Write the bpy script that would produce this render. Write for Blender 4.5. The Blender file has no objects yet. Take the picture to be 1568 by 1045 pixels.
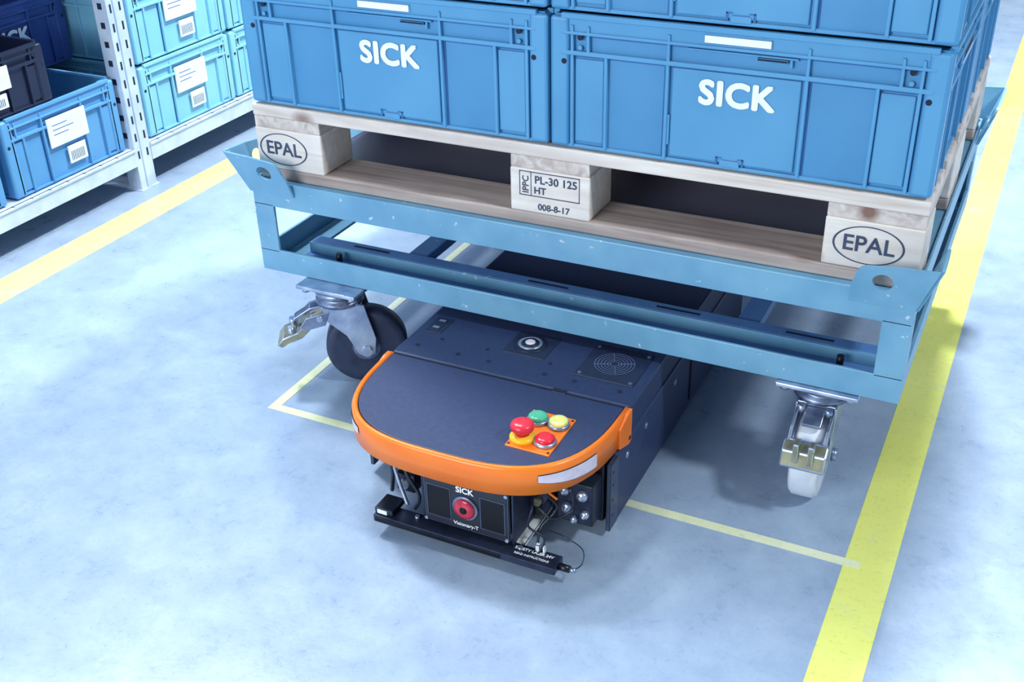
import bpy, bmesh, math, random
from mathutils import Matrix, Vector
random.seed(4)
sc=bpy.context.scene
sc.view_settings.view_transform='Standard'
sc.view_settings.look='None'
sc.view_settings.exposure=0.0

def lin(c):
    c=c/255.0
    return c/12.92 if c<=0.04045 else ((c+0.055)/1.055)**2.4
def S(r,g,b): return (lin(r),lin(g),lin(b),1)

# ---------------------------------------------------------------- materials
def base(name,col,rough=.5,metal=0.,spec=.5):
    m=bpy.data.materials.new(name); m.use_nodes=True
    b=m.node_tree.nodes['Principled BSDF']
    b.inputs['Base Color'].default_value=col; b.inputs['Roughness'].default_value=rough
    b.inputs['Metallic'].default_value=metal; b.inputs['Specular IOR Level'].default_value=spec
    return m,m.node_tree,b
def noisy(name,c1,c2,scale=8,rough=.5,metal=0.,spec=.5,stretch=(1,1,1),bump=0.,detail=5,lo=.35,hi=.65,rv=.08,chips=None):
    m,nt,b=base(name,c1,rough,metal,spec)
    N=nt.nodes; L=nt.links
    tc=N.new('ShaderNodeTexCoord'); mp=N.new('ShaderNodeMapping'); mp.inputs['Scale'].default_value=stretch
    L.new(tc.outputs['Object'],mp.inputs[0])
    n=N.new('ShaderNodeTexNoise'); n.inputs['Scale'].default_value=scale; n.inputs['Detail'].default_value=detail
    L.new(mp.outputs[0],n.inputs['Vector'])
    r=N.new('ShaderNodeValToRGB'); r.color_ramp.elements[0].position=lo; r.color_ramp.elements[1].position=hi
    r.color_ramp.elements[0].color=c1; r.color_ramp.elements[1].color=c2
    L.new(n.outputs[0],r.inputs[0]); out=r
    if chips:
        n2=N.new('ShaderNodeTexNoise'); n2.inputs['Scale'].default_value=55; n2.inputs['Detail'].default_value=3; L.new(tc.outputs['Object'],n2.inputs['Vector'])
        r2=N.new('ShaderNodeValToRGB'); r2.color_ramp.elements[0].position=.70; r2.color_ramp.elements[1].position=.74; L.new(n2.outputs[0],r2.inputs[0])
        mx=N.new('ShaderNodeMixRGB'); mx.inputs[2].default_value=chips; L.new(r2.outputs[0],mx.inputs[0]); L.new(r.outputs[0],mx.inputs[1]); out=mx
    L.new(out.outputs[0],b.inputs['Base Color'])
    mr=N.new('ShaderNodeMapRange'); mr.inputs[3].default_value=max(0,rough-rv); mr.inputs[4].default_value=min(1,rough+rv)
    L.new(n.outputs[0],mr.inputs[0]); L.new(mr.outputs[0],b.inputs['Roughness'])
    if bump:
        bp=N.new('ShaderNodeBump'); bp.inputs['Strength'].default_value=bump; bp.inputs['Distance'].default_value=.002
        L.new(n.outputs[0],bp.inputs['Height']); L.new(bp.outputs[0],b.inputs['Normal'])
    return m

M={}
M['crate']=noisy('crate_plastic',S(82,150,194),S(92,160,202),5,.34,spec=.5)
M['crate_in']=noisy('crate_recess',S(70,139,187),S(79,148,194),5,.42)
M['hole']=noisy('dark_hole',S(16,26,50),S(22,34,60),20,.8)
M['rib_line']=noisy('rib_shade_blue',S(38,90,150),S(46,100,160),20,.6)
M['white']=noisy('white_print',S(240,245,250),S(248,250,252),30,.5)
M['label']=noisy('paper_label',S(226,232,242),S(236,242,248),30,.6)
M['print']=noisy('label_print',S(50,60,90),S(70,80,110),30,.6)
M['bin']=noisy('bin_plastic_light',S(134,200,224),S(148,210,230),5,.42)
M['bin2']=noisy('bin_plastic_blue',S(86,150,200),S(98,160,206),5,.45)
M['bin_dark']=noisy('bin_plastic_black',S(16,24,50),S(24,32,60),6,.4)
M['bin_navy']=noisy('bin_plastic_navy',S(44,72,140),S(56,84,152),6,.45)
M['steel_blue']=noisy('painted_steel',S(104,158,190),S(120,172,200),14,.38,bump=.12,chips=S(190,210,225))
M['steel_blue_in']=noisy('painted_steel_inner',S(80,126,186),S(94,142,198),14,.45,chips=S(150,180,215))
M['shade_sheet']=noisy('shade_sheet_dark',S(80,82,108),S(98,96,118),4,.35)  # dark tone for the added sheet that stands in for interior shade
M['rack']=noisy('galvanised_steel',S(194,208,230),S(212,224,240),22,.4,metal=.1,bump=.05)
M['zinc']=noisy('zinc_plated',S(160,174,200),S(205,213,230),30,.3,metal=.8)
M['zincd']=noisy('zinc_worn',S(104,116,144),S(158,170,194),40,.35,metal=.75)
M['brass']=noisy('passivated_zinc',S(140,136,112),S(184,178,144),26,.3,metal=.7)
M['tyre']=noisy('dark_rubber',S(38,48,72),S(50,60,86),26,.5)
M['nylon']=noisy('white_nylon',S(215,222,235),S(232,238,246),26,.4)
M['agv']=noisy('agv_graphite',S(40,53,88),S(46,60,96),120,.5,bump=.05)
M['agv_panel']=noisy('agv_panel_dark',S(30,38,64),S(35,45,73),90,.45)
M['agv_side']=noisy('agv_side_graphite',S(42,54,88),S(50,63,100),60,.5,bump=.05)
M['orange']=noisy('orange_plastic',S(252,120,26),S(255,132,34),10,.32,spec=.5)
M['black']=noisy('black_plastic',S(18,22,34),S(26,31,46),30,.35)
M['blackm']=noisy('black_anodised',S(44,52,74),S(56,64,88),40,.3,metal=.5)
M['frame']=noisy('sensor_housing',S(56,64,90),S(66,76,104),40,.4)
M['grille']=noisy('grille_grey',S(84,96,128),S(98,110,142),40,.4)
M['winglass']=noisy('sensor_window',S(4,6,12),S(7,9,16),10,.25,spec=.25)
M['lens']=noisy('red_lens',S(150,26,52),S(206,54,76),60,.12)
M['red']=noisy('red_button',S(222,34,54),S(232,50,66),20,.25)
M['green']=noisy('green_button',S(84,190,146),S(104,202,160),20,.25)
M['yellow']=noisy('yellow_cap',S(232,228,130),S(242,238,160),20,.25)
M['ybase']=noisy('yellow_collar',S(246,190,30),S(250,204,50),20,.3)
M['lamp']=noisy('indicator_lens',S(210,200,218),S(226,216,228),60,.2)
M['screw']=noisy('screw_dark',S(20,26,44),S(28,34,56),60,.4)

def wood(name,c1,c2,axis):
    m,nt,b=base(name,c1,.7); N=nt.nodes; L=nt.links
    tc=N.new('ShaderNodeTexCoord'); mp=N.new('ShaderNodeMapping')
    s=[34,34,34]; s[axis]=1.6; mp.inputs['Scale'].default_value=s
    L.new(tc.outputs['Object'],mp.inputs[0])
    n=N.new('ShaderNodeTexNoise'); n.inputs['Scale'].default_value=1.6; n.inputs['Detail'].default_value=7; n.inputs['Distortion'].default_value=.8
    L.new(mp.outputs[0],n.inputs['Vector'])
    r=N.new('ShaderNodeValToRGB'); e=r.color_ramp.elements
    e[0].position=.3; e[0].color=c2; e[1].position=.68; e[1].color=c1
    L.new(n.outputs[0],r.inputs[0])
    mp2=N.new('ShaderNodeMapping'); s2=[9,9,9]; s2[axis]=5; mp2.inputs['Scale'].default_value=s2
    L.new(tc.outputs['Object'],mp2.inputs[0])
    v=N.new('ShaderNodeTexVoronoi'); v.inputs['Scale'].default_value=1.0; L.new(mp2.outputs[0],v.inputs['Vector'])
    mr=N.new('ShaderNodeMapRange'); mr.inputs[1].default_value=.07; mr.inputs[2].default_value=.17; mr.inputs[3].default_value=1; mr.inputs[4].default_value=0
    L.new(v.outputs['Distance'],mr.inputs[0])
    mx=N.new('ShaderNodeMixRGB'); mx.inputs[2].default_value=S(140,104,92); L.new(mr.outputs[0],mx.inputs[0]); L.new(r.outputs[0],mx.inputs[1])
    # broad staining
    st=N.new('ShaderNodeTexNoise'); st.inputs['Scale'].default_value=5; st.inputs['Detail'].default_value=8; L.new(tc.outputs['Object'],st.inputs['Vector'])
    sr=N.new('ShaderNodeValToRGB'); sr.color_ramp.elements[0].position=.34; sr.color_ramp.elements[0].color=(.74,.72,.74,1); sr.color_ramp.elements[1].position=.56; sr.color_ramp.elements[1].color=(1,1,1,1)
    L.new(st.outputs[0],sr.inputs[0])
    mm=N.new('ShaderNodeMixRGB'); mm.blend_type='MULTIPLY'; mm.inputs[0].default_value=.8; L.new(mx.outputs[0],mm.inputs[1]); L.new(sr.outputs[0],mm.inputs[2])
    L.new(mm.outputs[0],b.inputs['Base Color'])
    bp=N.new('ShaderNodeBump'); bp.inputs['Strength'].default_value=.25; bp.inputs['Distance'].default_value=.001
    L.new(n.outputs[0],bp.inputs['Height']); L.new(bp.outputs[0],b.inputs['Normal'])
    return m
M['woodx']=wood('pallet_wood_long',S(242,234,224),S(208,190,178),0)
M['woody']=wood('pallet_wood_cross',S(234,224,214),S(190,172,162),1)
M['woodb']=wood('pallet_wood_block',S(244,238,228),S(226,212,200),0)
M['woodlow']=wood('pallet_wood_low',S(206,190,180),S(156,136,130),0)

def floor_mat(name,kind):
    m,nt,b=base(name,S(180,195,215),.35); N=nt.nodes; L=nt.links
    g=N.new('ShaderNodeNewGeometry')
    def noise(sc_,det,ro=.55,dist=0):
        n=N.new('ShaderNodeTexNoise'); n.inputs['Scale'].default_value=sc_; n.inputs['Detail'].default_value=det; n.inputs['Roughness'].default_value=ro; n.inputs['Distortion'].default_value=dist
        L.new(g.outputs['Position'],n.inputs['Vector']); return n
    a=noise(1.6,8,.6,.3); c=noise(11,12,.72,.2); f=noise(110,4,.65); d=noise(3.5,14,.8,.6)
    def ramp(n,p0,p1,c0,c1):
        r=N.new('ShaderNodeValToRGB'); e=r.color_ramp.elements; e[0].position=p0; e[1].position=p1; e[0].color=c0; e[1].color=c1
        L.new(n.outputs[0],r.inputs[0]); return r
    if kind=='floor':
        r1=ramp(a,.3,.7,S(148,166,190),S(162,180,201))
    elif kind=='yellow':
        r1=ramp(a,.3,.7,S(226,228,112),S(232,234,134))
    elif kind=='yellow2':
        r1=ramp(a,.3,.7,S(232,224,134),S(236,231,154))
    else:
        r1=ramp(a,.3,.7,S(218,224,156),S(236,238,218))
    r2=ramp(c,.34,.66,(.78,.81,.86,1),(1.09,1.08,1.06,1))
    mx=N.new('ShaderNodeMixRGB'); mx.blend_type='MULTIPLY'; mx.inputs[0].default_value=.9 if kind=='floor' else .25
    L.new(r1.outputs[0],mx.inputs[1]); L.new(r2.outputs[0],mx.inputs[2])
    r3=ramp(f,.28,.44,(.76,.80,.85,1),(1,1,1,1))
    mx2=N.new('ShaderNodeMixRGB'); mx2.blend_type='MULTIPLY'; mx2.inputs[0].default_value=.85
    L.new(mx.outputs[0],mx2.inputs[1]); L.new(r3.outputs[0],mx2.inputs[2])
    out=mx2
    if kind=='floor':
        sr=ramp(d,.58,.72,(0,0,0,1),(.4,.4,.4,1))
        mx3=N.new('ShaderNodeMixRGB'); L.new(sr.outputs[0],mx3.inputs[0]); L.new(mx2.outputs[0],mx3.inputs[1]); mx3.inputs[2].default_value=S(198,210,226)
        out=mx3
    else:
        w=noise(7,12,.75,.4); wr=ramp(w,.56,.70,(0,0,0,1),(.45,.45,.45,1))
        mx3=N.new('ShaderNodeMixRGB'); L.new(wr.outputs[0],mx3.inputs[0]); L.new(mx2.outputs[0],mx3.inputs[1]); mx3.inputs[2].default_value=S(180,190,200)
        out=mx3
    L.new(out.outputs[0],b.inputs['Base Color'])
    mr=N.new('ShaderNodeMapRange'); mr.inputs[3].default_value=.18; mr.inputs[4].default_value=.42
    L.new(c.outputs[0],mr.inputs[0]); L.new(mr.outputs[0],b.inputs['Roughness'])
    bp=N.new('ShaderNodeBump'); bp.inputs['Strength'].default_value=.10; bp.inputs['Distance'].default_value=.002
    L.new(f.outputs[0],bp.inputs['Height']); L.new(bp.outputs[0],b.inputs['Normal'])
    return m
M['floor']=floor_mat('polished_concrete','floor')
M['ytape']=floor_mat('yellow_marking','yellow')
M['ytape2']=floor_mat('pale_yellow_marking','yellow2')
M['wtape']=floor_mat('thin_marking','thin')
M['wall']=noisy('wall_paint',S(160,175,205),S(175,190,215),3,.8)

# ---------------------------------------------------------------- mesh builder
class MB:
    def __init__(s): s.bm=bmesh.new(); s.mats=[]
    def mi(s,mat):
        m=M[mat]
        if m not in s.mats: s.mats.append(m)
        return s.mats.index(m)
    def _fin(s,verts,faces,bevel,X,seg=2):
        if bevel>0:
            ed=list({e for f in faces for e in f.edges})
            r=bmesh.ops.bevel(s.bm,geom=ed,offset=bevel,segments=seg,profile=.5,affect='EDGES',clamp_overlap=True)
            verts=list({v for v in verts if v.is_valid}|{v for v in r['verts']})
        if X is not None:
            for v in verts: v.co=X@v.co
    def box(s,x0,x1,y0,y1,z0,z1,mat,bevel=0,X=None,seg=2):
        i=s.mi(mat); bm=s.bm
        c=[bm.verts.new(p) for p in [(x0,y0,z0),(x1,y0,z0),(x1,y1,z0),(x0,y1,z0),(x0,y0,z1),(x1,y0,z1),(x1,y1,z1),(x0,y1,z1)]]
        fs=[]
        for q in [(0,3,2,1),(4,5,6,7),(0,1,5,4),(1,2,6,5),(2,3,7,6),(3,0,4,7)]:
            f=bm.faces.new([c[k] for k in q]); f.material_index=i; fs.append(f)
        s._fin(c,fs,bevel,X,seg)
    def solid(s,A,B,mat,bevel=0,X=None,smooth=False,seg=2):
        i=s.mi(mat); bm=s.bm
        a=[bm.verts.new(p) for p in A]; b=[bm.verts.new(p) for p in B]; n=len(a); fs=[]
        f=bm.faces.new(a); f.material_index=i; fs.append(f)
        f=bm.faces.new(b[::-1]); f.material_index=i; fs.append(f)
        for k in range(n):
            f=bm.faces.new([a[(k+1)%n],a[k],b[k],b[(k+1)%n]]); f.material_index=i; f.smooth=smooth; fs.append(f)
        bmesh.ops.recalc_face_normals(bm,faces=fs)
        s._fin(a+b,fs,bevel,X,seg)
    def prism(s,pts,ax,a0,a1,mat,bevel=0,X=None,smooth=False):
        def P(p,a):
            return {'z':(p[0],p[1],a),'y':(p[0],a,p[1]),'x':(a,p[0],p[1])}[ax]
        s.solid([P(p,a0) for p in pts],[P(p,a1) for p in pts],mat,bevel,X,smooth)
    def cyl(s,c,r,h,ax,mat,seg=28,r2=None,bevel=0,X=None):
        r2=r if r2 is None else r2
        i=s.mi(mat); bm=s.bm
        def P(rr,t,a):
            u,v=rr*math.cos(t),rr*math.sin(t)
            o={'z':(u,v,a),'y':(u,a,v),'x':(a,u,v)}[ax]
            return (c[0]+o[0],c[1]+o[1],c[2]+o[2])
        A=[P(r,2*math.pi*k/seg,0) for k in range(seg)]; B=[P(r2,2*math.pi*k/seg,h) for k in range(seg)]
        a=[bm.verts.new(p) for p in A]; b=[bm.verts.new(p) for p in B]; fs=[]
        f0=bm.faces.new(a); f1=bm.faces.new(b[::-1]); fs+= [f0,f1]
        for k in range(seg):
            f=bm.faces.new([a[(k+1)%seg],a[k],b[k],b[(k+1)%seg]]); f.smooth=True; fs.append(f)
        for f in fs: f.material_index=i
        bmesh.ops.recalc_face_normals(bm,faces=fs)
        vs=a+b
        if X is not None:
            for v in vs: v.co=X@v.co
    def lathe(s,c,prof,ax,mat,seg=40,X=None):
        i=s.mi(mat); bm=s.bm; rings=[]
        for (r,a) in prof:
            ring=[]
            for k in range(seg):
                t=2*math.pi*k/seg; u,v=r*math.cos(t),r*math.sin(t)
                o={'z':(u,v,a),'y':(u,a,v),'x':(a,u,v)}[ax]
                p=Vector((c[0]+o[0],c[1]+o[1],c[2]+o[2]))
                if X is not None: p=X@p
                ring.append(bm.verts.new(p))
            rings.append(ring)
        fs=[]
        for j in range(len(rings)-1):
            for k in range(seg):
                f=bm.faces.new([rings[j][k],rings[j][(k+1)%seg],rings[j+1][(k+1)%seg],rings[j+1][k]]); f.smooth=True; f.material_index=i; fs.append(f)
        for rg in (rings[0],rings[-1]):
            f=bm.faces.new(rg); f.material_index=i; fs.append(f)
        bmesh.ops.recalc_face_normals(bm,faces=fs)
    def tube(s,path,r,mat,seg=10,X=None):
        i=s.mi(mat); bm=s.bm
        P=[Vector(p) for p in path]; Q=[]
        for k in range(len(P)-1):
            p0=P[max(k-1,0)];p1=P[k];p2=P[k+1];p3=P[min(k+2,len(P)-1)]
            for t in range(6):
                t=t/6.; Q.append(.5*((2*p1)+(-p0+p2)*t+(2*p0-5*p1+4*p2-p3)*t*t+(-p0+3*p1-3*p2+p3)*t**3))
        Q.append(P[-1]); rings=[]
        for k,q in enumerate(Q):
            d=(Q[min(k+1,len(Q)-1)]-Q[max(k-1,0)]).normalized()
            a=d.cross(Vector((.13,.21,.97))).normalized(); b=d.cross(a)
            ring=[]
            for j in range(seg):
                t=2*math.pi*j/seg; p=q+a*(r*math.cos(t))+b*(r*math.sin(t))
                if X is not None: p=X@p
                ring.append(bm.verts.new(p))
            rings.append(ring)
        fs=[]
        for j in range(len(rings)-1):
            for k in range(seg):
                f=bm.faces.new([rings[j][k],rings[j][(k+1)%seg],rings[j+1][(k+1)%seg],rings[j+1][k]]); f.smooth=True; fs.append(f)
        fs.append(bm.faces.new(rings[0])); fs.append(bm.faces.new(rings[-1]))
        for f in fs: f.material_index=i
        bmesh.ops.recalc_face_normals(bm,faces=fs)
    def text(s,body,size,mat,X,bold=0,extrude=.0004,spacing=1.0,xs=1.0):
        tc=bpy.data.curves.new('t','FONT'); tc.body=body; tc.size=size; tc.align_x='CENTER'; tc.align_y='CENTER'
        tc.extrude=extrude; tc.space_character=spacing; tc.resolution_u=4
        ob=bpy.data.objects.new('t',tc); sc.collection.objects.link(ob)
        bpy.context.view_layer.update()
        me=bpy.data.meshes.new_from_object(ob.evaluated_get(bpy.context.evaluated_depsgraph_get()))
        bpy.data.objects.remove(ob); bpy.data.curves.remove(tc)
        sh=[(0,0)] if not bold else [(bold*math.cos(a*math.pi/4),bold*math.sin(a*math.pi/4)) for a in range(8)]+[(0,0)]
        i=s.mi(mat)
        for j,(dx,dy) in enumerate(sh):
            m2=me.copy(); m2.transform(X@Matrix.Translation((dx,dy,j*.00001))@Matrix.Diagonal((xs,1,1,1)))
            n=len(s.bm.faces); s.bm.from_mesh(m2); s.bm.faces.ensure_lookup_table()
            for k in range(n,len(s.bm.faces)): s.bm.faces[k].material_index=i; s.bm.faces[k].smooth=False
            bpy.data.meshes.remove(m2)
        bpy.data.meshes.remove(me)
    def mesh(s,name):
        me=bpy.data.meshes.new(name); s.bm.to_mesh(me); s.bm.free()
        for m in s.mats: me.materials.append(m)
        return me
    def obj(s,name,parent=None,loc=(0,0,0),rz=0):
        return place(s.mesh(name),name,parent,loc,rz)
def place(me,name,parent=None,loc=(0,0,0),rz=0):
    o=bpy.data.objects.new(name,me); sc.collection.objects.link(o); o.location=loc; o.rotation_euler=(0,0,rz)
    if parent: o.parent=parent
    return o
def empty(name,loc=(0,0,0),rz=0):
    e=bpy.data.objects.new(name,None); sc.collection.objects.link(e); e.location=loc; e.rotation_euler=(0,0,rz); e.empty_display_size=.1
    return e
FY=Matrix.Rotation(math.pi/2,4,'X')
def T(x,y,z): return Matrix.Translation((x,y,z))

# ---------------------------------------------------------------- room
b=MB(); b.box(-4,7,-4,9,-.05,0,'floor'); b.obj('floor')
b=MB(); b.box(-2.45,-2.35,-4,9,0,3.2,'wall'); b.obj('wall_left')
def line(name,x0,x1,y0,y1,mat,z=.0006):
    b=MB(); b.box(x0,x1,y0,y1,.0,z,mat); return b.obj(name)
line('yellow_lane_marking',.577,.651,-2.5,7,'ytape')
line('yellow_lane_marking',-1.452,-1.352,-2.5,7,'ytape2')
b=MB()
b.box(-.524,.602,-.172,-.154,0,.0009,'wtape'); b.box(-.524,-.504,-.154,.9,0,.0009,'wtape'); b.box(-.504,.577,.88,.9,0,.0009,'wtape')
b.obj('parking_bay_marking')

# ---------------------------------------------------------------- crate
def crate_mesh(name,w,d,h,mat,rec,logo=True,door=True,labels=False,strip=True):
    b=MB(); hw,hd=w/2,d/2; col=h*.72; mid=h*.86
    i=.008; t=.003
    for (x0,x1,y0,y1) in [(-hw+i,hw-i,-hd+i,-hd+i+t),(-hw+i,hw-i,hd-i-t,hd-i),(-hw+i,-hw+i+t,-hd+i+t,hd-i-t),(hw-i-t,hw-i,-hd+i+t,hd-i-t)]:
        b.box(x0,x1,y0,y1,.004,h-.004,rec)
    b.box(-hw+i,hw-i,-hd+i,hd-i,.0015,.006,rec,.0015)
    for sx in (-1,1):
        for sy in (-1,1):
            cx,cy=sx*(hw-.017),sy*(hd-.017)
            b.box(cx-.0165,cx+.0165,cy-.0165,cy+.0165,.003,h-.006,mat,.006,seg=3)
    for (z0,z1,o) in [(.003,.009,.0035),(col-.0035,col+.0035,0),(mid-.0025,mid+.0025,0),(h-.009,h-.0005,-.001)]:
        for s_ in (-1,1):
            ya,yb=sorted((s_*(hd-o),s_*(hd-.0095))); b.box(-hw+.02,hw-.02,ya,yb,z0,z1,mat,.0012)
            xa,xb=sorted((s_*(hw-o),s_*(hw-.0095))); b.box(xa,xb,-hd+.02,hd-.02,z0,z1,mat,.0012)
            if .02<z0<.2:
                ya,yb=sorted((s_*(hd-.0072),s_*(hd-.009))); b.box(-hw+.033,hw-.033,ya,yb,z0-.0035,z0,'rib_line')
    for s_ in (-1,1):
        ya,yb=sorted((s_*(hd-.0035),s_*(hd-.0085))); b.box(-hw+.025,hw-.025,ya,yb,mid+.002,h-.008,mat)
    k=w/.6
    for s_ in (-1,1):
        for x in (-.262,-.205,-.105,.105,.205,.262):
            x*=k; ya,yb=sorted((s_*(hd-.0005),s_*(hd-.009))); b.box(x-.0028,x+.0028,ya,yb,.006,col,mat,.001)
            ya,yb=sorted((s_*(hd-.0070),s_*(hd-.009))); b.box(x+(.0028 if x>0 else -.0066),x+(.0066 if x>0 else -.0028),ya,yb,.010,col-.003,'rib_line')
        for x in (-.262,-.235,-.105,.105,.235,.262):
            x*=k; ya,yb=sorted((s_*(hd-.0005),s_*(hd-.009))); b.box(x-.0025,x+.0025,ya,yb,col,mid+.012,mat,.001)
        for (xa_,xb_) in ((-.258,-.209),(.209,.258)):
            ya,yb=sorted((s_*(hd-.0045),s_*(hd-.009))); b.box(xa_*k,xb_*k,ya,yb,.014,col-.009,mat,.002)
        for x in (-.262,.262):
            ya,yb=sorted((s_*(hd-.0002),s_*(hd-.004))); b.cyl((x*k+(.013 if x>0 else -.013),ya,col-.014),.0045,yb-ya,'y','hole',14)
        for x in (-.2485,.2485):
            ya,yb=sorted((s_*(hd-.001),s_*(hd-.004))); b.cyl((x*k,ya,mid-.006),.0045,yb-ya,'y','hole',14)
            b.cyl((x*k,ya,mid-.022),.0035,yb-ya,'y',mat,14)
    if door:
        for s_ in (-1,1):
            ya,yb=sorted((s_*(hd-.0040),s_*(hd-.009)))
            b.box(-.098*k,.098*k,ya,yb,.012,col-.006,mat,.002)
            ya,yb=sorted((s_*(hd-.0026),s_*(hd-.006)))
            b.box(-.016,.016,ya,yb,.006,.017,mat,.0015)
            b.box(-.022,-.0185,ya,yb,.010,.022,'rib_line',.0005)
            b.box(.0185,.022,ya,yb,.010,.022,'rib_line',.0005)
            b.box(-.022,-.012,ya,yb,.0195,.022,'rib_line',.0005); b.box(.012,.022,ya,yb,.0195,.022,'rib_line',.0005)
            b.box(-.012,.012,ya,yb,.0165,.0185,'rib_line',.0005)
            b.box(-.103*k,-.0985*k,ya,yb,.03,.078,mat,.001)
            ya,yb=sorted((s_*(hd-.0012),s_*(hd-.0075)))
            b.box(.03,.075,ya,yb,col+.018,col+.0225,'hole',.0008)
            b.box(-.075,.09,ya,yb,col+.0235,col+.0265,mat,.001)
            b.box(.078,.082,ya,yb,col+.012,col+.024,mat,.001)
    if strip:
        b.box(-.05,.05,-hd-.0004,-hd+.006,mid+.006,mid+.018,'white',.0008)
    for s_ in (-1,1):
        for y in (-.15,-.075,.075,.15):
            y*=d/.4
            xa,xb=sorted((s_*(hw-.0005),s_*(hw-.009))); b.box(xa,xb,y-.003,y+.003,.006,mid+.01,mat,.001)
        xa,xb=sorted((s_*(hw+.0001),s_*(hw-.006)))
        b.box(xa,xb,-.058,.058,col+.008,mid-.006,'hole',.002)
        b.box(xa,xb,-.062,.062,col+.003,col+.008,mat,.001)
    if logo:
        b.text('SICK',.051,'white',T(.003,-hd+.0024,h*.54)@FY,bold=.0022,spacing=1.06,xs=1.04)
    if labels:
        y0=-hd-.0004; y1=-hd+.003
        b.box(-.055,.075,y0,y1,h*.44,h*.80,'label')
        for j in range(3): b.box(-.04,.01+.02*(j%2),y0-.0003,y1,h*.70-j*.012,h*.70-j*.012+.0018,'rib_line')
        b.box(-.005,.055,y0,y1,h*.16,h*.38,'label')
        for j in range(9): b.box(.002+j*.0052,.0040+j*.0052,y0-.0003,y1,h*.19,h*.31,'print')
    return b.mesh(name)
cm=crate_mesh('storage_crate',.597,.397,.2195,'crate','crate_in')
HP=.404; TOP=HP+.144
for lev in range(3):
    for row in range(2):
        for cx in (-.2995,.3005):
            dx=random.uniform(-.0012,.0012)
            place(cm,'storage_crate',None,(cx+dx,.2+.4*row,TOP+.0005+.22*lev))

# ---------------------------------------------------------------- pallet
pal=empty('wooden_pallet',(0,0,0))
b=MB()
ys=[(0,.145),(.182,.282),(.3275,.4725),(.518,.618),(.655,.8)]
for (a,c) in ys: b.box(-.6,.6,a,c,HP+.122,HP+.144,'woodx',.0025)
b.obj('top_boards',pal)
b=MB()
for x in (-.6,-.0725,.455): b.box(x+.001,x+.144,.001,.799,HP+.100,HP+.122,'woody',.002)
b.obj('stringer_boards',pal)
b=MB()
for x in (-.6,-.0725,.455):
    for (a,c) in ((0,.1),(.3275,.4725),(.7,.8)): b.box(x,x+.145,a,c,HP+.022,HP+.100,'woodb',.003)
b.obj('blocks',pal)
b=MB()
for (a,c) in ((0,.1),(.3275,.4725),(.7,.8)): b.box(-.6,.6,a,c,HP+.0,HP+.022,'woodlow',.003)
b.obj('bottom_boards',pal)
b=MB()
def oval(b,cx,cz,rx,rz,y,mat='print'):
    n=40; w=.0018
    def ring(f): return [(cx+(rx*f)*math.cos(2*math.pi*k/n),cz+(rz*f)*math.sin(2*math.pi*k/n)) for k in range(n)]
    i=b.mi(mat); o=[b.bm.verts.new((p[0],y,p[1])) for p in ring(1)]; q=[b.bm.verts.new((p[0],y,p[1])) for p in ring(1-w/rz)]
    for k in range(n):
        f=b.bm.faces.new([o[k],o[(k+1)%n],q[(k+1)%n],q[k]]); f.material_index=i
for cx in (-.54,.522):
    b.text('EPAL',.036,'print',T(cx,-.0006,HP+.062)@FY,bold=.0005)
    oval(b,cx,HP+.062,.053,.031,-.0006)
b.text('PL-30 125',.019,'print',T(.012,-.0006,HP+.082)@FY,bold=.0003)
b.text('HT',.017,'print',T(-.017,-.0006,HP+.063)@FY,bold=.0003)
b.text('008-8-17',.016,'print',T(.008,-.0006,HP+.034)@FY,bold=.0002)
b.text('IPPC',.016,'print',T(-.043,-.0006,HP+.072)@FY@Matrix.Rotation(math.pi/2,4,'Z'),bold=.0002)
for (x0,x1,z0,z1) in [(-.055,.055,.052,.0535),(-.055,.055,.0945,.096),(-.055,-.0537,.052,.096),(.0537,.055,.052,.096),(-.034,-.0328,.052,.096)]:
    b.box(x0,x1,-.0007,.0005,HP+z0,HP+z1,'print')
b.obj('stamps',pal)

# ---------------------------------------------------------------- dolly
dl=empty('pallet_dolly',(0,0,0))
X0,X1,Y0,Y1=-.605,.605,-.026,.832
zt=HP-.0005
b=MB(); w=.006
sb='steel_blue'
b.box(X0,X1,Y0,Y0+w,.358,.409,sb,.0015); b.box(X0,X1,Y0+w,.03,zt-.006,zt,sb,.001)
b.box(X0,X1,Y1-w,Y1,.358,.409,sb,.0015); b.box(X0,X1,Y1-.05,Y1-w,zt-.006,zt,sb,.001)
b.box(X0,X0+w-.002,Y0+w,Y1-w,.358,.409,sb,.001); b.box(X0+w,X0+.05,.03,Y1-.05,zt-.006,zt,sb,.001)
b.box(X1-w+.002,X1,Y0+w,Y1-w,.358,.409,sb,.001); b.box(X1-.05,X1-w,.03,Y1-.05,zt-.006,zt,sb,.001)
b.obj('upper_rails',dl)
b=MB(); b.box(X0+.05,X1-.05,.03,.60,zt-.005,zt-.001,'shade_sheet')  # added sheet: darkens the pallet gaps and deepens the shadow below
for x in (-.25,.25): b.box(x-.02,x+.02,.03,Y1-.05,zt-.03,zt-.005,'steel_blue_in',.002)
b.obj('shade_sheet_bars',dl)  # added shade sheet together with the two cross bars
b=MB()
b.box(X0,X1,Y0,Y0+w,.22,.266,sb,.0015)
b.box(X0+.01,X1-.01,Y0+w,Y0+.03,.220,.226,sb,.001)
b.box(X0,X1,Y1-w,Y1,.22,.266,sb,.0015); b.box(X0,X1,Y1-.045,Y1-w,.220,.226,sb,.001)
b.box(X0,X0+w,Y0+w,Y1-w,.22,.266,sb,.001); b.box(X0+w,X0+.05,Y0+.03,Y1-.05,.220,.226,sb,.001)
b.box(X1-w,X1,Y0+w,Y1-w,.22,.266,sb,.001); b.box(X1-.05,X1-w,Y0+.03,Y1-.05,.220,.226,sb,.001)
b.obj('lower_rails',dl)
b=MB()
si='steel_blue_in'
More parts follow.
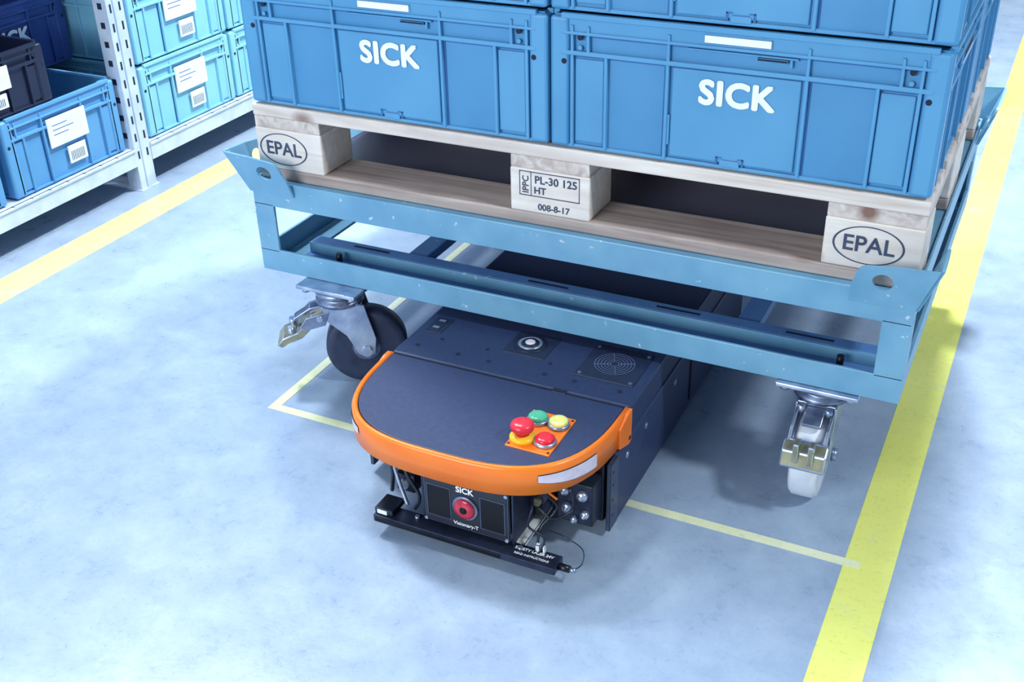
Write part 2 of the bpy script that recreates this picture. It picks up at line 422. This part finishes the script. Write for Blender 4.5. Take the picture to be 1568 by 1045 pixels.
for (ya,yb,ly) in ((Y0+.03,.062,.062),(.745,Y1-.05,.740)):
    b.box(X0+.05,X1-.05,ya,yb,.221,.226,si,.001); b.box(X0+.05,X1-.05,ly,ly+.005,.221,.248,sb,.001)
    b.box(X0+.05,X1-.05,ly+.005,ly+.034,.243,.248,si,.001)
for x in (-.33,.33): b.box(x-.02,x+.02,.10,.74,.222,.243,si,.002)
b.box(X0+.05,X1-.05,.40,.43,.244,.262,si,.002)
for x in (-.43,-.05,.2,.43):
    b.box(x-.035,x+.035,.024,.034,.2258,.2265,'hole')
    b.box(x-.03,x+.05,.078,.084,.2478,.2485,'hole')
for x in (-.47,.5):
    b.cyl((x,.04,.226),.006,.022,'z','screw',12)
b.obj('inner_channels',dl)
b=MB()
pw=.044
for sx in (-1,1):
    for yy,sg in ((Y0,1),(Y1,-1)):
        xa,xb=sorted((sx*.605,sx*(.605-pw))); ya,yb=sorted((yy,yy+sg*w)); b.box(xa,xb,ya,yb,.262,.362,sb,.0012)
        xa,xb=sorted((sx*.605,sx*(.605-w))); ya,yb=sorted((yy+sg*w,yy+sg*pw)); b.box(xa,xb,ya,yb,.262,.362,sb,.0012)
b.obj('corner_posts',dl)
b=MB()
def guide(sx,yy,sg,kind):
    th=.005
    out=[(0,0),(.098,0),(.095,.04)]
    for k in range(7):
        a=math.radians(0+k*15); out.append((.072+.018*math.cos(a),.052+.026*math.sin(a)))
    out+=[(.03,.084),(-.028,.088)]
    def mp(u,v,wv):
        off=v*.32+wv
        z=.386+v*.947
        if kind=='f': return (sx*(.606-u),yy-sg*off,z)
        return (sx*(.606+off),yy+sg*u,z)
    hc=(.05,.05); r=.0155
    N=48; ring_o=[];ring_i=[]
    poly=out
    for k in range(N):
        a=2*math.pi*k/N; dx,dy=math.cos(a),math.sin(a); best=None
        for j in range(len(poly)):
            p=poly[j]; q=poly[(j+1)%len(poly)]; ex,ey=q[0]-p[0],q[1]-p[1]
            den=dx*ey-dy*ex
            if abs(den)<1e-9: continue
            t=((p[0]-hc[0])*ey-(p[1]-hc[1])*ex)/den; s_=((p[0]-hc[0])*dy-(p[1]-hc[1])*dx)/den
            if t>0 and -1e-6<=s_<=1+1e-6 and (best is None or t<best): best=t
        ring_o.append((hc[0]+dx*best,hc[1]+dy*best)); ring_i.append((hc[0]+dx*r,hc[1]+dy*r))
    for c in poly:
        j=min(range(N),key=lambda k:(ring_o[k][0]-c[0])**2+(ring_o[k][1]-c[1])**2); ring_o[j]=c
    i=b.mi('steel_blue'); bm=b.bm; V=[]
    for wv in (0,th): V.append(([bm.verts.new(mp(*p,wv)) for p in ring_o],[bm.verts.new(mp(*p,wv)) for p in ring_i]))
    fs=[]
    (o0,i0),(o1,i1)=V
    for k in range(N):
        n_=(k+1)%N
        for q in ([o0[k],o0[n_],i0[n_],i0[k]],[o1[k],o1[n_],i1[n_],i1[k]],[o0[k],o0[n_],o1[n_],o1[k]],[i0[k],i0[n_],i1[n_],i1[k]]):
            f=bm.faces.new(q); f.material_index=i; fs.append(f)
    bmesh.ops.recalc_face_normals(bm,faces=fs)
for sx in (-1,1):
    for yy,sg in ((Y0,1),(Y1,-1)):
        guide(sx,yy,sg,'f'); guide(sx,yy,sg,'s')
b.obj('corner_guides',dl)

def caster(px,py,ang,wheelmat,hubmat,name,tr=.05,front=False,pdy=0):
    """local: wheel trails along +x"""
    X=T(px,py,0)@Matrix.Rotation(ang,4,'Z')
    b=MB()
    b.box(px-.066,px+.066,py+pdy-.052,py+pdy+.052,.2115,.2195,'zinc',.002)
    for sx in (-1,1):
        for sy in (-1,1): b.cyl((px+sx*.052,py+pdy+sy*.038,.203),.008,.0085,'z','zinc',6)
    b.lathe((0,0,0),[(.030,.211),(.043,.209),(.046,.203),(.046,.199),(.038,.196),(.038,.190),(.046,.188),(.046,.180),(.02,.180)],'z','zincd',X=X)
    b.box(-.036,.042,-.032,.032,.174,.181,'zincd',.002,X=X)
    for s_ in (-1,1):
        ya,yb=sorted((s_*.029,s_*.033))
        b.prism([(-.034,.180),(.046,.180),(tr+.020,.105),(tr+.016,.070),(tr,.062),(tr-.016,.072),(tr-.036,.115),(-.028,.150)],'y',ya,yb,'zinc',.0012,X=X)
        ya,yb=sorted((s_*.033,s_*.041)); b.cyl((tr,ya,.08),.011,yb-ya,'y','zinc',6,X=X)
    b.lathe((tr,0,.08),[(.014,-.022),(.05,-.020),(.062,-.021),(.074,-.023),(.0795,-.017),(.080,0),(.0795,.017),(.074,.023),(.062,.021),(.05,.020),(.014,.022)],'y',wheelmat,44,X=X)
    b.lathe((tr,0,.08),[(.012,-.026),(.024,-.026),(.030,-.020),(.030,.020),(.024,.026),(.012,.026)],'y',hubmat,28,X=X)
    if front:
        e=tr+.080
        for s_ in (-1,1):
            ya,yb=sorted((s_*.026,s_*.031))
            b.prism([(.030,.178),(e-.022,.158),(e-.002,.135),(e,.112),(e-.010,.108),(e-.016,.128),(.030,.150)],'y',ya,yb,'zincd',.001,X=X)
        b.prism([(.044,.176),(e-.028,.160),(e-.034,.152),(.044,.166)],'y',-.016,.016,'zincd',.002,X=X)
        for s_ in (-.022,.022): b.cyl((.050,s_,.168),.007,.012,'z','zinc',6,X=X)
        b.cyl((e-.010,-.034,.135),.0065,.068,'y','zinc',12,X=X)
        b.prism([(e-.008,.142),(e+.012,.132),(e+.020,.106),(e+.012,.098),(e-.002,.104)],'y',-.036,.036,'brass',.003,X=X)
        for s_ in (-.012,.012): b.box(e-.002,e+.019,s_-.005,s_+.005,.114,.150,'brass',.002,X=X)
    else:
        b.prism([(-.030,.168),(-.058,.158),(-.086,.128),(-.116,.116),(-.128,.102),(-.118,.096),(-.106,.104),(-.078,.114),(-.052,.140),(-.030,.150)],'y',-.030,.030,'brass',.002,X=X)
        b.prism([(-.030,.175),(-.06,.170),(-.092,.150),(-.096,.142),(-.055,.160),(-.030,.165)],'y',-.012,.012,'zincd',.0015,X=X)
        for s_ in (-.019,.019): b.cyl((-.098,s_,.115),.0065,.022,'z','zinc',10,X=X)
        for s_ in (-1,1): b.prism([(-.02,.172),(-.066,.160),(-.080,.140),(-.066,.134),(-.03,.142)],'y',*sorted((s_*.031,s_*.035)),'zincd',.001,X=X)
        b.cyl((-.040,-.038,.158),.006,.076,'y','zinc',12,X=X)
    return b.obj(name,dl)
caster(.480,.028,math.radians(-89),'nylon','nylon','caster_right',tr=.026,front=True,pdy=-.012)
caster(-.440,-.014,math.radians(32),'tyre','zincd','caster_left',tr=.044,pdy=.004)
caster(.478,.755,math.radians(-80),'nylon','nylon','caster_rear_right')
caster(-.425,.755,math.radians(50),'tyre','zinc','caster_rear_left')

# ---------------------------------------------------------------- guided vehicle
av=empty('automated_guided_vehicle',(-.005,0,0))
def hood(hx,dy,y0,n=3.0,m=40):
    P=[]
    for k in range(m+1):
        t=math.pi*k/m
        c,s_=math.cos(t),math.sin(t)
        x=-hx*math.copysign(abs(c)**(2/n),c); y=y0-dy*abs(s_)**(2/n)
        P.append((x,y))
    return P
YS=-.178
b=MB()
b.box(-.222,.222,-.172,.52,.0295,.199,'agv',.005)
b.box(-.226,.226,-.235,.50,.012,.150,'agv_side',.004)
b.box(.2262,.2285,.14,.15,.03,.14,'screw')
b.box(-.2285,-.2262,.14,.15,.03,.14,'screw')
for y in (-.19,-.10,.05): b.cyl((.2255,y,.12),.006,.002,'x','zinc',14)
b.obj('body',av)
b=MB()
b.prism([(x,y) for x,y in hood(.214,.226,YS)]+[],'z',.165,.2005,'agv',.002)
b.box(-.214,.214,YS+.001,YS+.0045,.19,.2,'hole')
b.obj('hood',av)
b=MB(); i=b.mi('orange')
O=hood(.2235,.2365,YS); I=hood(.2145,.2275,YS)
prof=[(0,.153),(0,.197),(.25,.2020),(.75,.2030),(1,.1995),(1,.153)]
rings=[]
for k in range(len(O)):
    rings.append([b.bm.verts.new((O[k][0]*(1-f)+I[k][0]*f,O[k][1]*(1-f)+I[k][1]*f,z)) for f,z in prof])
fs=[]
for k in range(len(rings)-1):
    for j in range(len(prof)):
        f=b.bm.faces.new([rings[k][j],rings[k+1][j],rings[k+1][(j+1)%len(prof)],rings[k][(j+1)%len(prof)]]); f.smooth=True if j!=5 else False; f.material_index=i; fs.append(f)
for rg in (rings[0],rings[-1]): f=b.bm.faces.new(rg); f.material_index=i; fs.append(f)
bmesh.ops.recalc_face_normals(b.bm,faces=fs)
for sx in (-1,1):
    xa,xb=sorted((sx*.2145,sx*.2275))
    b.prism([(YS-.012,.2005),(YS+.003,.2005),(YS+.003,.140),(YS-.008,.138),(YS-.05,.154),(YS-.05,.19)],'x',xa,xb,'orange',.0012)
    b.cyl((sx*.2278-.0005,YS-.006,.150),.004,.0012,'x','screw',12)
def lens(k0,k1,flip):
    i=b.mi('lamp'); i2=b.mi('screw')
    for (ofs,pad,mi_) in ((.0006,.0012,i2),(.0012,0,i)):
        OO=hood(.2235+ofs,.2365+ofs,YS,m=80); lo=[];hi=[]
        for k in range(k0,k1+1):
            f=(k-k0)/(k1-k0); f=1-f if flip else f
            top=.188; bot=.164+.012*(1-f)**2
            lo.append(b.bm.verts.new((OO[k][0],OO[k][1],bot-pad))); hi.append(b.bm.verts.new((OO[k][0],OO[k][1],top+pad)))
        for k in range(len(lo)-1):
            f=b.bm.faces.new([lo[k],lo[k+1],hi[k+1],hi[k]]); f.material_index=mi_; f.smooth=True
lens(56,71,False); lens(9,24,True)
b.obj('orange_rim',av)
b=MB()
ZZ=.199
b.box(-.045,.035,-.095,-.018,ZZ-.002,ZZ+.0012,'agv_panel',.0008)
b.lathe((-.008,-.055,ZZ),[(.03,.0005),(.03,.002),(.0285,.0028),(.026,.0028)],'z','screw')
b.lathe((-.008,-.055,ZZ),[(.022,.0025),(.022,.0042),(.017,.0048),(.0165,.003)],'z','zinc')
b.lathe((-.008,-.055,ZZ),[(.0155,.0025),(.0155,.0052),(.012,.0052)],'z','black')
b.lathe((-.008,-.055,ZZ),[(.009,.0025),(.009,.0065),(.006,.0075)],'z','lamp')
b.box(.10,.205,-.115,-.008,ZZ-.002,ZZ+.0018,'agv_panel',.0008)
ig=b.mi('grille')
for r in (.035,.0295,.024,.0185,.013,.008):
    n=48; o=[b.bm.verts.new((.152+r*math.cos(2*math.pi*k/n),-.06+r*math.sin(2*math.pi*k/n),ZZ+.0024)) for k in range(n)]
    q=[b.bm.verts.new((.152+(r-.0016)*math.cos(2*math.pi*k/n),-.06+(r-.0016)*math.sin(2*math.pi*k/n),ZZ+.0024)) for k in range(n)]
    for k in range(n):
        f=b.bm.faces.new([o[k],o[(k+1)%n],q[(k+1)%n],q[k]]); f.material_index=ig
for a in range(4):
    t=a*math.pi/2+.4; X=T(.152,-.06,0)@Matrix.Rotation(t,4,'Z'); b.box(.007,.034,-.0007,.0007,ZZ+.0014,ZZ+.0027,'grille',X=X)
for x in (.107,.198):
    for y in (-.108,-.015): b.cyl((x,y,ZZ+.001),.0035,.0018,'z','grille',12)
b.box(-.205,-.172,-.085,-.03,ZZ-.001,ZZ+.0012,'agv_panel',.0008)
b.box(-.198,-.180,-.078,-.037,ZZ+.001,ZZ+.0022,'blackm',.0008)
b.box(-.196,-.182,-.074,-.066,ZZ+.002,ZZ+.0035,'zinc',.0008)
b.box(-.196,-.182,-.049,-.041,ZZ+.002,ZZ+.0035,'zinc',.0008)
for x in (-.19,-.11,.055,.11,.19,-.05):
    b.cyl((x,-.135,ZZ-.0005),.0045,.0012,'z','hole',14)
for x in (-.16,-.07,.05): b.cyl((x,-.1,ZZ-.0005),.0035,.0012,'z','hole',14)
b.box(.088,.112,YS-.003,YS+.008,.1995,.2015,'blackm',.0006)
b.box(.092,.108,YS-.0005,YS+.005,.2012,.2021,'hole')
b.obj('deck_fittings',av)
b=MB(); z=.2005
X=T(.122,-.296,0)
b.box(-.037,.037,-.053,.053,z-.002,z+.0018,'orange',.001,X=X,seg=3)
def btn(x,y,mat):
    b.lathe((x,y,z),[(.0178,.001),(.0178,.006),(.016,.008),(.0145,.008)],'z','zinc',X=X)
    b.lathe((x,y,z),[(.0152,.006),(.0152,.0115),(.013,.0135),(.008,.0145)],'z',mat,X=X)
btn(-.017,.026,'green'); btn(.018,.027,'yellow'); btn(.018,-.024,'red')
b.lathe((-.019,-.026,z),[(.0205,.001),(.0205,.006),(.018,.009),(.012,.010)],'z','ybase',X=X)
b.lathe((-.019,-.026,z),[(.011,.009),(.011,.016),(.0175,.019),(.019,.024),(.0175,.029),(.013,.032),(.005,.033)],'z','red',X=X)
for sx in (-1,1):
    for sy in (-1,1): b.cyl((sx*.033,sy*.047,z+.0015),.0022,.0009,'z','screw',10,X=X)
b.obj('control_buttons',av)
b=MB()
sx0,sx1,sz0,sz1,sy=-.043,.108,.044,.140,-.386
b.box(sx0+.004,sx1-.004,sy+.004,sy+.062,sz0+.004,sz1-.004,'black',.003)
b.box(sx0,sx1,sy,sy+.006,sz0,sz1,'frame',.0015)
b.box(sx0+.003,sx1-.003,sy-.0008,sy+.002,sz0+.003,sz1-.003,'black',.0006)
for (a,c) in ((sx0+.006,sx0+.050),(sx1-.050,sx1-.006)):
    b.box(a,c,sy-.0016,sy+.002,sz0+.014,sz1-.020,'grille',.0006)
    b.box(a+.0015,c-.0015,sy-.0022,sy+.002,sz0+.0155,sz1-.0215,'winglass',.0006)
cx=(sx0+sx1)/2
b.lathe((cx,sy,.090),[(.0225,.002),(.0225,-.003),(.0205,-.004),(.0190,-.004)],'y','zincd')
b.lathe((cx,sy,.090),[(.0190,-.002),(.0185,-.0055),(.014,-.008),(.004,-.0095)],'y','lens')
b.lathe((cx,sy,.090),[(.007,-.0085),(.0055,-.0102),(.002,-.0105)],'y','winglass')
b.text('SICK',.015,'white',T(cx,sy-.0016,.123)@FY,bold=.0004)
b.text('Visionary-T',.0095,'white',T(cx,sy-.0016,.056)@FY,bold=.0001)
for x in (sx0+.004,sx1-.004):
    for zz in (sz0+.005,sz1-.005): b.cyl((x,sy-.003,zz),.003,.003,'y','zinc',10)
for x in (sx0-.006,sx1+.002): b.box(x,x+.004,sy+.004,-.236,.040,.152,'blackm',.001)
b.box(sx0-.014,sx1+.01,sy+.002,sy+.02,.141,.152,'frame',.0015)
b.obj('depth_camera',av)
b=MB()
b.box(-.132,.192,-.404,-.370,.022,.036,'blackm',.002); b.box(-.128,.10,-.4055,-.403,.025,.033,'winglass',.0005)
b.box(-.132,-.098,-.398,-.358,.036,.047,'black',.002); b.box(-.126,-.108,-.3995,-.397,.038,.045,'white')
for x in (-.06,.125): b.cyl((x,-.383,.035),.004,.006,'z','zinc',12)
for x in (-.05,.115): b.box(x-.008,x+.008,-.37,-.24,.024,.030,'blackm',.001)
b.text('SAFETY LASER 24V',.008,'white',T(.148,-.381,.0362),bold=.0001)
b.text('READ INSTRUCTIONS',.006,'white',T(.148,-.393,.0362))
b.cyl((.192,-.387,.029),.006,.018,'x','black',14)
b.cyl((.210,-.387,.029),.004,.01,'x','zinc',12)
b.obj('front_bumper_bar',av)
b=MB()
b.box(-.215,.215,-.262,-.236,.03,.155,'black',.003)
b.prism([(-.10,-.236),(.15,-.236),(.12,-.31),(-.08,-.31)],'z',.045,.12,'black',.003)
b.box(-.120,-.085,-.345,-.29,.05,.085,'blackm',.003); b.cyl((-.103,-.352,.068),.009,.02,'y','zinc',16)
b.box(-.098,-.072,-.338,-.30,.085,.125,'frame',.003)
b.cyl((-.083,-.346,.105),.008,.012,'y','zinc',16)
b.cyl((-.112,-.345,.118),.010,.022,'z','frame',16)
b.tube([(-.09,-.33,.125),(-.105,-.352,.135),(-.118,-.35,.11),(-.103,-.36,.075),(-.085,-.37,.045)],.0035,'zinc')
b.tube([(-.075,-.33,.15),(-.088,-.365,.12),(-.06,-.372,.075),(-.07,-.372,.045)],.003,'black')
b.tube([(-.12,-.30,.14),(-.13,-.335,.12),(-.122,-.35,.085),(-.13,-.345,.045)],.0035,'black')
b.box(.150,.212,-.30,-.262,.045,.125,'blackm',.003)
for (x,zz,r) in ((.165,.108,.008),(.195,.105,.009),(.17,.075,.010),(.200,.070,.007),(.182,.056,.006)):
    b.lathe((x,-.30,zz),[(r,.0),(r,-.006),(r*.75,-.009),(r*.4,-.009),(r*.35,-.013),(r*.1,-.013)],'y','zinc',20)
b.cyl((.128,-.318,.09),.011,.05,'y','frame',18); b.cyl((.128,-.330,.09),.007,.014,'y','brass',14)
b.cyl((.125,-.30,.062),.012,.035,'y','blackm',18)
b.tube([(.13,-.31,.14),(.15,-.345,.13),(.168,-.34,.10),(.15,-.36,.07),(.15,-.378,.036)],.0022,'black')
b.tube([(.12,-.33,.12),(.138,-.365,.11),(.135,-.375,.08),(.16,-.37,.06),(.155,-.38,.036)],.002,'screw')
b.tube([(.14,-.30,.14),(.185,-.33,.135),(.190,-.335,.10),(.165,-.35,.085),(.14,-.35,.10)],.002,'black')
b.tube([(.16,-.35,.06),(.195,-.37,.075),(.222,-.365,.055),(.225,-.375,.035),(.215,-.387,.029)],.001,'blackm')
b.box(.148,.156,-.379,-.372,.036,.050,'label',.001); b.box(.160,.164,-.377,-.372,.036,.048,'white',.0005)
b.tube([(.175,-.33,.135),(.150,-.338,.128),(.14,-.325,.118),(.16,-.32,.10)],.0022,'orange')
b.box(.219,.2265,-.262,-.228,.0135,.145,'frame',.001); b.box(-.2265,-.219,-.262,-.228,.0135,.145,'frame',.001)
for zz in (.04,.07,.10,.125): b.cyl((.2265,-.25,zz),.0025,.001,'x','blackm',10)
b.obj('front_equipment',av)
b=MB()
for y in (-.15,.42):
    for x in (-.17,.17):
        b.lathe((x,y,.03),[(.01,-.012),(.03,-.012),(.03,.012),(.01,.012)],'x','tyre',24)
b.obj('wheels',av)

# ---------------------------------------------------------------- rack
rk=empty('storage_rack',(0,0,0))
xf=-1.515; depth=.62; xb=xf-depth
posts=[-.62,.622,1.86]
b=MB()
for yp in posts:
    for xo,sgn in ((xf,-1),(xb,1)):
        xa,xb_=sorted((xo,xo+sgn*.045))
        fx=xo
        x2a,x2b=sorted((fx,fx+sgn*.003))
        b.box(x2a,x2b,yp-.027,yp+.027,.003,2.1,'rack',.001)
        b.box(xa,xb_,yp-.030,yp-.027,.003,2.1,'rack'); b.box(xa,xb_,yp+.027,yp+.030,.003,2.1,'rack')
        x3a,x3b=sorted((fx-sgn*.0,fx-sgn*.004)); b.box(x3a,x3b,yp-.007,yp+.007,.003,2.1,'rack',.001)
        b.box(xa-.006,xb_+.006,yp-.036,yp+.036,0,.003,'rack')
    for k in range(40):
        z=.09+k*.05
        for s_ in (-.017,.017): b.box(xf-.001,xf+.0006,yp+s_-.003,yp+s_+.003,z,z+.022,'hole')
        b.box(xf-.030,xf-.016,yp-.0306,yp-.029,z+.01,z+.026,'hole')
    for z in (.25,.75,1.3,1.85): b.box(xb+.04,xf-.04,yp-.004,yp+.004,z,z+.02,'rack')
b.obj('uprights',rk)
b=MB()
for z in (.072,.70,1.3):
    for (ya,yb) in ((posts[0]+.03,posts[1]-.031),(posts[1]+.031,posts[2]-.031)):
        b.box(xf-.004,xf+.002,ya,yb,z,z+.05,'rack',.0015); b.box(xf-.004,xf+.006,ya,yb,z+.043,z+.05,'rack',.0015)
        b.box(xb,xb+.006,ya,yb,z,z+.05,'rack',.0015)
        b.box(xb+.006,xf-.004,ya,yb,z+.044,z+.05,'rack')
        n=int((yb-ya)/.06)
        for k in range(n): 
            y=ya+.03+k*.06; b.box(xf-.0042,xf+.0061,y,y+.003,z+.0502,z+.0508,'frame')
b.obj('shelves',rk)
zs=.1225
R90=math.pi/2
bl=crate_mesh('storage_bin',.385,.59,.205,'bin','bin',logo=False,door=False,labels=True,strip=False)
bb=crate_mesh('storage_bin_b',.385,.59,.205,'bin2','bin2',logo=False,door=False,labels=True,strip=False)
bn=crate_mesh('storage_bin_n',.385,.30,.19,'bin_navy','bin_navy',logo=True,door=False,labels=False,strip=False)
bk=crate_mesh('storage_bin_k',.385,.27,.15,'bin_dark','bin_dark',logo=False,door=False,labels=True,strip=False)
xc=xf-.012-.295
place(bb,'storage_bin',None,(xc,.385,zs),R90); place(bb,'storage_bin',None,(xc,-.03,zs),R90); place(bb,'storage_bin',None,(xc,-.44,zs),R90)
for yy in (.868,1.262,1.655):
    for k in range(2): place(bl,'storage_bin',None,(xc,yy,zs+.2055*k),R90)
place(bk,'storage_bin',None,(xf-.012-.135,.18,zs+.2055),R90)
place(bk,'storage_bin',None,(xf-.012-.135,-.22,zs+.2055),R90)
for yy in (.478,.085): place(bn,'storage_bin',None,(-1.90,yy,zs+.2055),R90)
for yy in (.385,-.03,-.44): place(bb,'storage_bin',None,(xc,yy,.7505),R90)
for yy in (.868,1.262,1.655): place(bl,'storage_bin',None,(xc,yy,.7505),R90)

# ---------------------------------------------------------------- lights
w=bpy.data.worlds.new('world'); sc.world=w; w.use_nodes=True
bg=w.node_tree.nodes['Background']; bg.inputs[0].default_value=(.64,.82,1.0,1); bg.inputs[1].default_value=.30
def area(name,loc,tgt,sx,sy,pw,col=(.88,.95,1)):
    l=bpy.data.lights.new(name,'AREA'); l.shape='RECTANGLE'; l.size=sx; l.size_y=sy; l.energy=pw; l.color=col
    o=bpy.data.objects.new(name,l); sc.collection.objects.link(o); o.location=loc
    o.rotation_euler=(Vector(tgt)-Vector(loc)).to_track_quat('-Z','Y').to_euler(); return o
area('ceiling_lamp_rear',(.35,2.0,3.8),(0,.2,0),.35,.35,285)
area('fill_light_side',(-2.1,.7,3.4),(-.9,-.3,0),.4,.4,118)  # added fill light, aimed to brighten the left floor
area('fill_light_front',(-.9,-3.6,1.6),(0,0,.75),1.8,1.0,100)  # added low fill, lifts upright front faces more than the floor
area('fill_light_right',(3.0,-.4,3.4),(1.2,-.4,0),.4,.4,92)  # fill added to brighten the floor on the right
area('fill_light_aisle',(-.7,.3,2.9),(-1.7,.9,.2),.4,.4,45)  # extra light added near the rack to brighten its bins

# ---------------------------------------------------------------- camera
cd=bpy.data.cameras.new('camera'); cam=bpy.data.objects.new('camera',cd); sc.collection.objects.link(cam); sc.camera=cam
yaw,pit,rol=-0.4627,0.5254,-0.0255
fw=Vector((math.sin(yaw)*math.cos(pit),math.cos(yaw)*math.cos(pit),-math.sin(pit)))
r0=Vector((math.cos(yaw),-math.sin(yaw),0)); u0=r0.cross(fw)
r=math.cos(rol)*r0+math.sin(rol)*u0; u=-math.sin(rol)*r0+math.cos(rol)*u0
mt=Matrix((( r.x,u.x,-fw.x,.7252),(r.y,u.y,-fw.y,-1.6075),(r.z,u.z,-fw.z,1.204),(0,0,0,1)))
cam.matrix_world=mt
cd.sensor_width=36; cd.lens=36*1735.0355/1568; cd.clip_start=.02
